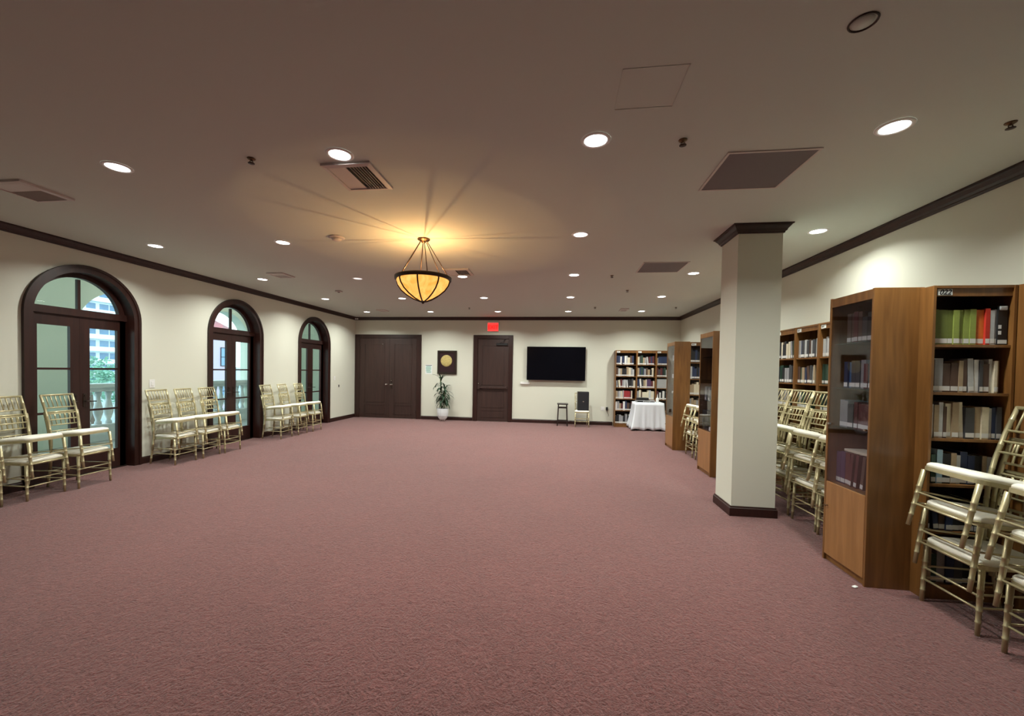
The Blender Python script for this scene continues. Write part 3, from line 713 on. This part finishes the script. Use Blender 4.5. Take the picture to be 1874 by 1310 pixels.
o = MB().box(0, 0, 0, .26, .12, .30, b=.004).build('storage_box', M['black']); tag(o, 'black box inside the cabinet behind the column', 'box'); o.matrix_world = T @ Matrix.Translation((.03, .05, .667))
o = MB().box(0, 0, 0, .16, .12, .06, b=.004).build('storage_box', M['white']); tag(o, 'low white box inside the cabinet behind the column', 'box'); o.matrix_world = T @ Matrix.Translation((.33, .05, .667))
e, T = cabinet(2.30, 8.60, .56, .295, 'glass fronted cherry cabinet furthest from the camera')
for i, z in enumerate((1.129, 1.449, 1.809)):
    o = MB().box(0, 0, 0, .20, .12, .05+.03*i, b=.003).build('storage_box', M['white']); tag(o, 'white box on the %s glass shelf inside the furthest cabinet' % ['lower', 'middle', 'upper'][i], 'box'); o.matrix_world = T @ Matrix.Translation((.20, .06, z+.001))

# ---------------------------------------------------------------- television and wall things
e = empty('television', 'large black flat screen television on the far wall', 'television', (-.08, D, 1.28))
MB().box(-.30, -.06, .28, .30, -.001, .72).build('wall_bracket', M['black'], e)
MB().box(-.855, -.115, 0, .855, -.060, .99, b=.006).build('body', M['black'], e)
MB().box(-.845, -.117, .016, .845, -.1152, .982).build('screen', M['screen'], e)
e = empty('wall_device', 'small white wireless box on the wall below the television', 'wireless box', (-.985, D, 1.185))
MB().box(-.14, -.05, -.035, .14, -.001, .035, b=.008).build('casing', M['white'], e); MB().lathe([(.001, 0), (.007, 0), (.006, .002), (.001, .003)], n=10).build('indicator', M['grey'], e, loc=(.10, -.0505, 0)).rotation_euler = (PI/2, 0, 0)
e = empty('exit_sign', 'red glowing exit sign on the wall above the single door', 'exit sign', (-1.972, D, 2.72))
MB().box(-.165, -.075, 0, .165, -.0, .278, b=.004).build('housing', M['white'], e)
MB().box(-.160, -.0765, .004, .160, -.0752, .25).build('face', M['exitred'], e)
tx = bpy.data.curves.new('lettering', 'FONT'); tx.body = 'EXIT'; tx.size = .155; tx.extrude = .001; tx.align_x = 'CENTER'; tx.offset = .004
to = bpy.data.objects.new('tmp', tx); C.objects.link(to); dg = bpy.context.evaluated_depsgraph_get(); me = bpy.data.meshes.new_from_object(to.evaluated_get(dg)); bpy.data.objects.remove(to)
me.materials.clear(); me.materials.append(M['exitlet']); n = bpy.data.objects.new('lettering', me); C.objects.link(n); n.parent = e; n.location = (0, -.078, .072); n.rotation_euler = (PI/2, 0, 0)
# framed seal
e = empty('framed_seal', 'gold embossed round seal on maroon in a dark frame', 'framed emblem', (-3.39, D, 1.41))
w, h = .302, .72
MB().box(-w, -.04, 0, w, -.001, .06, b=.004).box(-w, -.04, h-.06, w, -.001, h, b=.004).box(-w, -.04, .06, -w+.06, -.001, h-.06, b=.004).box(w-.06, -.04, .06, w, -.001, h-.06, b=.004).build('frame', M['bronze'], e)
MB().box(-w+.06, -.022, .06, w-.06, -.004, h-.06).build('backing', M['maroon'], e)
mb = MB().lathe([(.001, .012), (.06, .020), (.10, .014), (.135, .016), (.150, .014), (.168, .018), (.178, .010), (.180, 0)], n=40)
for k in range(26):
    a = k*2.399; r_ = .012+.14*math.sqrt((k+.5)/26); x_, z_ = r_*math.cos(a), r_*math.sin(a)
    mb.lathe([(.001, .030), (.010, .026), (.016, .014), (.017, .008)], x_, z_, n=7, caps=False)
s = mb.build('seal', M['goldseal'], e); s.location = (-.02, -.022, .405); s.rotation_euler = (PI/2, 0, 0)
# notice
e = empty('wall_notice', 'small white paper notice with green print beside the double door', 'notice', (-3.975, D, 1.40))
MB().box(-.11, -.003, 0, .11, -.0005, .29).build('sheet', M['paper'], e)
mb = MB().box(-.10, -.0042, .262, .10, -.003, .280)
MB().box(-.10, -.0042, .262, .10, -.003, .278).build('heading', M['ink'], e)
mb = MB()
for k in range(9):
    z = .235-k*.024; a = -.095+random.uniform(0, .03); b_ = .095-random.uniform(0, .04)
    mb.box(a, -.0042, z, b_, -.003, z+.012)
mb.build('print', M['green'], e)
# switches, sockets
def plate(name, label, x, y, z, rz, w=.075, h=.12, m='white', m2='white'):
    e = empty(name, label, 'wall switch' if 'switch' in name else 'wall fitting', (x, y, z), rz)
    MB().box(-w/2, -.007, -h/2, w/2, -.0005, h/2, b=.002).build('plate', M[m], e)
    MB().box(-w*.2, -.013, -h*.25, w*.2, -.007, h*.25, b=.002).build('rocker', M[m2], e)
plate('light_switch', 'white light switch beside the nearest arched door', -L, 5.708, 1.242, PI/2, .09, .13)
plate('light_switch', 'white light switch beside the arched door nearest the corner', -L, 11.053, 1.245, PI/2)
plate('door_release', 'small black wall button near the far corner', -L, 11.293, 1.016, PI/2, .05, .07, 'black', 'grey')
plate('wall_socket', 'white wall socket on the far wall left of the bookcases', 1.30, D, .485, 0, .10, .11)
e = empty('plug_adapter', 'black plug with hanging cable on the far wall beside the socket', 'plug', (1.42, D, .485))
MB().box(-.028, -.055, -.045, .028, -.001, .045, b=.005).build('body', M['black'], e)
MB().tube([(0, -.04, -.045), (.01, -.045, -.10), (.05, -.05, -.17), (.03, -.05, -.22), (.07, -.05, -.20)], .005, 6).build('cable', M['black'], e)
e = empty('security_camera', 'tiny white camera on the crown moulding in the far corner', 'security camera', (-6.30, D-.02, H-.06))
MB().box(-.05, -.09, -.02, .05, -.06, .02, b=.006).box(-.015, -.06, -.01, .015, 0, .01).build('housing', M['white'], e)
MB().lathe([(.001, 0), (.012, 0), (.010, .006), (.001, .008)], n=12).build('lens', M['black'], e, loc=(0, -.09, 0)).rotation_euler = (PI/2, 0, 0)

# ---------------------------------------------------------------- plant
ppx, ppy = -3.42, 11.92
e = empty('plant_pot', 'white ceramic pot on small chrome feet below the framed seal', 'plant pot', (ppx, ppy, 0))
MB().lathe([(.001, .045), (.085, .045), (.120, .085), (.160, .17), (.172, .26), (.172, .385), (.160, .385), (.158, .34), (.001, .335)], n=12, smooth=False).build('bowl', M['pot'], e)
for k in range(4):
    a = PI/4+k*PI/2; x, y = .085*math.cos(a), .085*math.sin(a)
    MB().tube([(x, y-.012, .024), (x, y+.012, .024)], .024, 12).box(x-.01, y-.01, .024, x+.01, y+.01, .05).build('caster', M['chrome'], e)
MB().lathe([(.001, .350), (.157, .345), (.157, .336), (.001, .336)], n=12).build('soil', M['soil'], e)
e = empty('potted_plant', 'tall dark green strap leaved plant standing in the white pot', 'plant', (ppx, ppy, .345))
rs = random.Random(3)
stems = [((-.045, 0), (-.085, .02), 1.02), ((.05, -.01), (.06, -.02), .72), ((.0, .03), (.02, .03), .55)]
for si, (b0, b1, hh) in enumerate(stems):
    st = [(b0[0]+(b1[0]-b0[0])*t+.01*math.sin(5*t), b0[1]+(b1[1]-b0[1])*t, hh*t*.92) for t in [k/8 for k in range(9)]]
    MB().tube(st, .012, 6).build('stem', M['stem'], e)
    n = [30, 26, 20][si]
    for k in range(n):
        t = .22+.78*(k/(n-1)); zb = hh*.92*t; bx = b0[0]+(b1[0]-b0[0])*t; by_ = b0[1]+(b1[1]-b0[1])*t
        a = k*2.4+si; ln = rs.uniform(.25, .42)*(1 if t < .9 else .8); up = rs.uniform(.25, .9) if t < .85 else rs.uniform(.8, 1.4)
        dr = Vector((math.cos(a), math.sin(a)*.62, 0)); side = Vector((-dr.y, dr.x, 0)).normalized()
        vs = []; fs = []; q = 7; pos = Vector((bx, by_, zb)); el = up
        for j in range(q+1):
            u = j/q; wd = .030*math.sin(PI*min(1, .12+u*.88))**.8*(1 if u < .98 else .1)
            sag = -.006
            vs += [pos-side*wd, pos+Vector((0, 0, sag)), pos+side*wd]
            pos = pos+(dr*math.cos(el)+Vector((0, 0, math.sin(el))))*ln/q; el -= (.34 if t < .85 else .22)
        vs2 = [v+Vector((0, 0, -.0016)) for v in vs]; m_ = len(vs)
        for j in range(q):
            for c_ in (0, 1):
                i0 = j*3+c_; fs.append((i0, i0+1, i0+4, i0+3)); fs.append((m_+i0+3, m_+i0+4, m_+i0+1, m_+i0))
            fs.append((j*3, j*3+3, m_+j*3+3, m_+j*3)); fs.append((j*3+2, m_+j*3+2, m_+j*3+5, j*3+5))
        MB().add(vs+vs2, fs, 0, True).build('leaf', M['leaf'], e)

# ---------------------------------------------------------------- stool, speaker on chair
e = empty('wooden_stool', 'black square wooden stool against the far wall below the television', 'stool', (.135, 11.86, 0), 0)
MB().box(-.155, -.155, .605, .155, .155, .64, b=.008).build('seat', M['stool'], e)
for sx in (-1, 1):
    for sy in (-1, 1):
        mb = MB(); a, b_ = Vector((sx*.115, sy*.115, .605)), Vector((sx*.14, sy*.14, 0)); q = .017
        vs = [tuple(p+Vector((i*q, j*q, 0))) for p in (a, b_) for i, j in ((-1, -1), (1, -1), (1, 1), (-1, 1))]
        mb.add(vs, [(0, 1, 2, 3), (7, 6, 5, 4), (0, 4, 5, 1), (1, 5, 6, 2), (2, 6, 7, 3), (3, 7, 4, 0)]).build('leg', M['stool'], e)
for z, o_ in ((.12, .135), (.50, .12)):
    for s in (-1, 1):
        MB().box(-o_, s*o_-.008, z, o_, s*o_+.008, z+.028).build('stretcher', M['stool'], e)
        MB().box(s*o_-.008, -o_, z, s*o_+.008, o_, z+.028).build('stretcher', M['stool'], e)
c = place_chair(.675, 11.60, PI, 0, 'lone gold chiavari chair on the far wall with a black loudspeaker on it', 'gold chairs stacked two high along the arched doors'); del c['group']
e = empty('loudspeaker', 'black loudspeaker standing on the seat of the lone gold chair', 'loudspeaker', (.70, 11.76, .460), math.radians(4))
MB().box(-.155, -.11, 0, .155, .11, .53, b=.012).build('cabinet', M['black'], e)
MB().box(-.142, -.118, .015, .142, -.111, .515, b=.003).build('grille', mat('speaker_grille', (.008, .008, .011, 1), .7, bump=(500, .6, .002)), e)
MB().box(-.02, -.1205, .24, .02, -.118, .27).build('badge', M['chrome'], e)

# ---------------------------------------------------------------- table with white cloth
tx0, tx1, ty0, ty1, tz = 2.06, 2.80, 11.33, 11.84, .745
e = empty('side_table', 'small table hidden under a white cloth before the far bookcases', 'table', ((tx0+tx1)/2, (ty0+ty1)/2, 0))
hw, hd = (tx1-tx0)/2-.01, (ty1-ty0)/2-.01
MB().box(-hw, -hd, tz-.03, hw, hd, tz-.003, b=.004).build('table_top', M['stool'], e)
for sx in (-1, 1):
    for sy in (-1, 1): MB().tube([(sx*(hw-.05), sy*(hd-.05), 0), (sx*(hw-.05), sy*(hd-.05), tz-.03)], .016, 8).build('leg', M['black'], e)
def tablecloth():
    rs = random.Random(11); per = []
    hw, hd, rc = (tx1-tx0)/2, (ty1-ty0)/2, .03
    n = 30
    for k in range(n): per.append((-hw+2*hw*k/n, -hd, 0, -1))
    for k in range(20): per.append((hw, -hd+2*hd*k/20, 1, 0))
    for k in range(n): per.append((hw-2*hw*k/n, hd, 0, 1))
    for k in range(20): per.append((-hw, hd-2*hd*k/20, -1, 0))
    m = len(per); vs = []; rows = 10
    for r in range(rows+1):
        t = r/rows
        for k, (x, y, nx, ny) in enumerate(per):
            s = k/m*2*PI; cor = max(0, 1-min(abs(abs(x)-hw), 1)/.15)*max(0, 1-min(abs(abs(y)-hd), 1)/.15)
            ph = math.sin(s*13+.6*math.sin(s*5))*.5+.5*math.sin(s*21+1.3)
            out = t*(.012+.020*ph+.055*cor+(.06*t if x < -hw+.12 else .015*t))
            cxn, cyn = (x/hw, y/hd) if cor > 0 else (nx, ny)
            z = tz-(tz-.012)*t+ (0.02*(1+math.sin(s*9))*t*t)
            if nx == 0: dx, dy = (out*(x/hw)*(.9 if cor > 0 else .25)), out*ny
            else: dx, dy = out*nx, out*(y/hd)*(.9 if cor > 0 else .2)
            vs.append((x+dx, y+dy, z+ .002))
    fs = [tuple(range(m))]
    for r in range(rows):
        for k in range(m):
            k2 = (k+1) % m; fs.append((r*m+k, r*m+k2, (r+1)*m+k2, (r+1)*m+k))
    mb = MB(); mb.add(vs[:m], [tuple(range(m))]); o = len(mb.v)
    mb.add(vs, fs[1:], 0, True)
    return mb
o = tablecloth().build('tablecloth', M['cloth']); o.location = ((tx0+tx1)/2, (ty0+ty1)/2, 0); tag(o, 'white cloth draped to the floor over the small table', 'tablecloth')
sd = o.modifiers.new('thick', 'SOLIDIFY'); sd.thickness = .003; sd.offset = 1
e = empty('audio_player', 'black and silver audio player on the white cloth', 'audio player', (2.27, 11.50, tz+.006))
MB().box(-.17, -.10, 0, .17, .10, .055, b=.004).build('lower_body', M['silver'], e); MB().box(-.15, -.09, .057, .15, .09, .125, b=.006).build('upper_body', M['black'], e)
MB().box(-.15, -.103, .012, .00, -.1005, .040).build('display', M['screen'], e)
for k in range(3): MB().tube([(.05+.04*k, -.10, .028), (.05+.04*k, -.112, .028)], .011, 10).build('knob', M['chrome'], e)
e = empty('router_box', 'small pale box beside the audio player on the white cloth', 'box', (2.52, 11.50, tz+.006))
MB().box(-.06, -.06, 0, .06, .06, .065, b=.006).build('body', M['silver'], e); MB().box(-.04, -.0615, .02, .04, -.0602, .045).build('display', M['grey'], e)
e = empty('spray_bottle', 'white plastic bottle with pointed nozzle on the white cloth', 'bottle', (2.67, 11.53, tz+.006))
MB().lathe([(.001, 0), (.036, 0), (.038, .01), (.038, .09), (.030, .115), (.014, .135), (.012, .145)], n=18).build('body', M['white'], e)
MB().lathe([(.014, .145), (.014, .165), (.008, .19), (.003, .235), (.001, .236)], n=14).build('nozzle', M['white'], e)
o = MB().box(-.02, -.012, 0, .02, .012, .008, b=.003).build('paper_scrap', M['paper']); tag(o, 'tiny white scrap on the carpet before the glass cabinet', 'scrap'); o.location = (2.18, 3.28, .001); o.rotation_euler = (0, 0, .5)

# ---------------------------------------------------------------- outside the arched doors
XO = -9.0
struct('wall_outer', arch_wall(XO-.30, XO, -2, 12.9, 3.3, [(y, .87, 2.147) for y in (2.18, 4.816, 7.445, 10.076)]), M['stucco'], 'pale green arcade wall of the outdoor loggia', 'wall')
struct('wall_end', MB().box(XO-.3, 12.9, 0, -L-.28, 13.1, 3.3), M['stucco'], 'plain end wall of the outdoor loggia', 'wall')
struct('floor_outer', MB().box(XO-.4, -2, -.15, -L-.31, 13.1, -.005), M['tile'], 'tiled floor of the outdoor loggia', 'floor')
struct('ceiling_outer', MB().box(XO-.3, -2, 3.3, -L-.28, 13.1, 3.45), M['stucco'], 'plaster ceiling of the outdoor loggia', 'ceiling')
for i, yc in enumerate((4.816, 7.445, 10.076)):
    e = empty('balustrade', 'white stone balustrade in the %s arcade opening' % ['nearest', 'middle', 'furthest'][i], 'balustrade', (XO-.15, yc, 0), group='balustrades of the loggia')
    MB().box(-.14, -.868, 1.06, .14, .868, 1.15, b=.01).box(-.11, -.868, .99, .11, .868, 1.06).build('rail', M['stone'], e)
    MB().box(-.12, -.868, -.005, .12, .868, .33, b=.01).build('plinth', M['stone'], e)
    for k in range(9):
        y = -.76+1.52*k/8
        MB().lathe([(.055, .33), (.055, .38), (.036, .41), (.062, .50), (.078, .58), (.068, .68), (.042, .80), (.036, .88), (.052, .92), (.056, .99)], 0, y, n=14).build('baluster', M['stone'], e)
struct('ground', MB().box(-220, -60, -5.2, XO-.5, 220, -5.0), M['ground'], 'pale ground outside below the loggia', 'ground')
for i, y in enumerate((4.9, 7.6, 10.3)):
    e = empty('loggia_light', 'round loggia ceiling light outside the %s arched door' % ['nearest', 'middle', 'furthest'][i], 'ceiling light', (-7.85, y, 3.3), group='loggia ceiling lights')
    MB().lathe([(.001, -.05), (.13, -.045), (.15, -.02), (.15, -.001), (.001, -.001)], n=24).build('lens', M['lens'], e)
    l = bpy.data.lights.new('lamp', 'POINT'); l.energy = 14; l.color = (1, .98, .92); l.shadow_soft_size = .1
    lo = bpy.data.objects.new('lamp', l); C.objects.link(lo); lo.parent = e; lo.location = (0, 0, -.18)
# apartment block
e = empty('apartment_building', 'white apartment block with blue windows seen through the nearest arched door', 'building', (-112, 85, -5))
MB().box(-12, -16, 0, 0, 14, 36).build('wall', M['apt'], e)
for fl in range(12):
    z = fl*3.0+1.0
    MB().box(0, -16, z-.35, 1.6, 14, z+.1).build('balcony_slab', M['apt'], e)
    MB().box(1.5, -16, z+.1, 1.56, 14, z+.75).build('balcony_rail', M['apt'], e)
    for wy in (-13, -9, -5, -1, 1.9, 4.2, 8, 11):
        f = MB().box(0, wy, z+.15, .06, wy+2.0, z+2.3).build('window', M['aptwin'], e)
# pink house
e = empty('pink_house', 'pinkish house with red roof seen through the middle arched door', 'building', (-40, 45.4, -5))
MB().box(-8, -5, 0, 0, 0, 10.6).build('wall', M['pink'], e)
MB().box(-8.3, -5.3, 10.6, .4, .3, 10.85).build('cornice', M['apt'], e)
rf = [(-8.4, -5.4, 10.85), (.5, -5.4, 10.85), (.5, .4, 10.85), (-8.4, .4, 10.85), (-6, -3.5, 12.6), (-2, -3.5, 12.6), (-2, -1.5, 12.6), (-6, -1.5, 12.6)]
MB().add(rf, [(0, 1, 5, 4), (1, 2, 6, 5), (2, 3, 7, 6), (3, 0, 4, 7), (4, 5, 6, 7), (3, 2, 1, 0)]).build('roof', M['redroof'], e)
for z in (2.5, 6.6):
    w_ = MB().box(0, -1.35, z, .05, -.15, z+2.1).build('window', M['aptwin'], e)
    MB().box(.05, -1.42, z-.05, .09, -1.35, z+2.15).box(.05, -1.42, z+1.0, .09, -.1, z+1.06).box(.05, -1.42, z-.07, .09, -.1, z).box(.05, -1.42, z+2.1, .09, -.1, z+2.17).build('window_frame', M['bronze'], w_)
# pale house beyond
o = MB().box(-6, 0, 0, 0, 16, 6.4).build('pale_house', mat('pale_stucco', (.55, .72, .80, 1), .9)); tag(o, 'pale blue low house beyond the balustrade of the middle arch', 'building'); o.location = (-46, 50, -5)
rt = random.Random(5)
def tree(x, y, z, r, label):
    e = empty('garden_tree', label, 'tree', (x, y, -5), group='trees beyond the loggia')
    MB().tube([(0, 0, 0), (.1, .05, 2.0), (0, 0, z+5-r*.3)], [.22, .16, .08], 8).build('trunk', M['bark'], e)
    mb = MB()
    for k in range(150):
        a = rt.uniform(0, 2*PI); b_ = math.acos(rt.uniform(-1, 1)); q = r*rt.uniform(.55, 1)
        c = Vector((q*math.sin(b_)*math.cos(a), q*math.sin(b_)*math.sin(a), z+5+q*.75*math.cos(b_)))
        for _ in range(7):
            d1 = Vector((rt.gauss(0, 1), rt.gauss(0, 1), rt.gauss(0, .6))).normalized(); d2 = d1.cross(Vector((rt.gauss(0, 1), rt.gauss(0, 1), rt.gauss(0, 1)))).normalized()
            p = c+d2*rt.uniform(0, .22); l_, w_ = rt.uniform(.14, .3), rt.uniform(.03, .06)
            mb.add([p-d2*w_, p+d1*l_*.5-d2*0-d1*0+d2*w_*1.2, p+d1*l_, p+d1*l_*.5-d2*w_*1.2], [(0, 1, 2, 3)])
    mb.build('crown', M['tree'], e)
tree(-25, 18.2, .6, 1.5, 'feathery green tree behind the balustrade, nearer the pier')
tree(-26, 21.2, .2, 1.4, 'feathery green tree behind the balustrade, further from the pier')
tree(-33, 25.0, .9, 1.7, 'larger green tree behind the other two, before the apartment block')

# ---------------------------------------------------------------- world
W = bpy.data.worlds.new('World'); SC.world = W; W.use_nodes = True
nt = W.node_tree; bg = nt.nodes['Background']
tc = nt.nodes.new('ShaderNodeTexCoord'); sx = nt.nodes.new('ShaderNodeSeparateXYZ'); cr = nt.nodes.new('ShaderNodeValToRGB')
cr.color_ramp.elements[0].position = .0; cr.color_ramp.elements[0].color = (.78, .96, 1, 1)
cr.color_ramp.elements[1].position = .6; cr.color_ramp.elements[1].color = (.55, .82, 1, 1)
nt.links.new(tc.outputs['Generated'], sx.inputs[0]); nt.links.new(sx.outputs['Z'], cr.inputs['Fac']); nt.links.new(cr.outputs['Color'], bg.inputs['Color'])
bg.inputs['Strength'].default_value = 3.4

# ---------------------------------------------------------------- camera
f, ccx, ccy, yaw, pitch, roll = 749.296, 922.598, 693.765, .131618, -.0204567, -.0167431
F = Vector((-math.sin(yaw), math.cos(yaw), 0)); Rr = Vector((math.cos(yaw), math.sin(yaw), 0)); U = Vector((0, 0, 1))
F2 = F*math.cos(pitch)+U*math.sin(pitch); U2 = U*math.cos(pitch)-F*math.sin(pitch)
R3 = Rr*math.cos(roll)-U2*math.sin(roll); U3 = U2*math.cos(roll)+Rr*math.sin(roll)
cd = bpy.data.cameras.new('camera'); cam = bpy.data.objects.new('camera', cd); C.objects.link(cam)
m = Matrix(((R3.x, U3.x, -F2.x, 0), (R3.y, U3.y, -F2.y, 0), (R3.z, U3.z, -F2.z, EYE), (0, 0, 0, 1)))
cam.matrix_world = m
cd.sensor_width = 36; cd.sensor_fit = 'HORIZONTAL'; cd.lens = f/1874*36
cd.shift_x = (937-ccx)/1874; cd.shift_y = -(655-ccy)/1874
cd.clip_start = .05; cd.clip_end = 500
SC.camera = cam
SC.view_settings.view_transform = 'Standard'; SC.view_settings.look = 'None'; SC.view_settings.gamma = 1; SC.view_settings.exposure = .13
SC.cycles.max_bounces = 8; SC.cycles.diffuse_bounces = 5; SC.cycles.transparent_max_bounces = 16
print('books', nbooks)
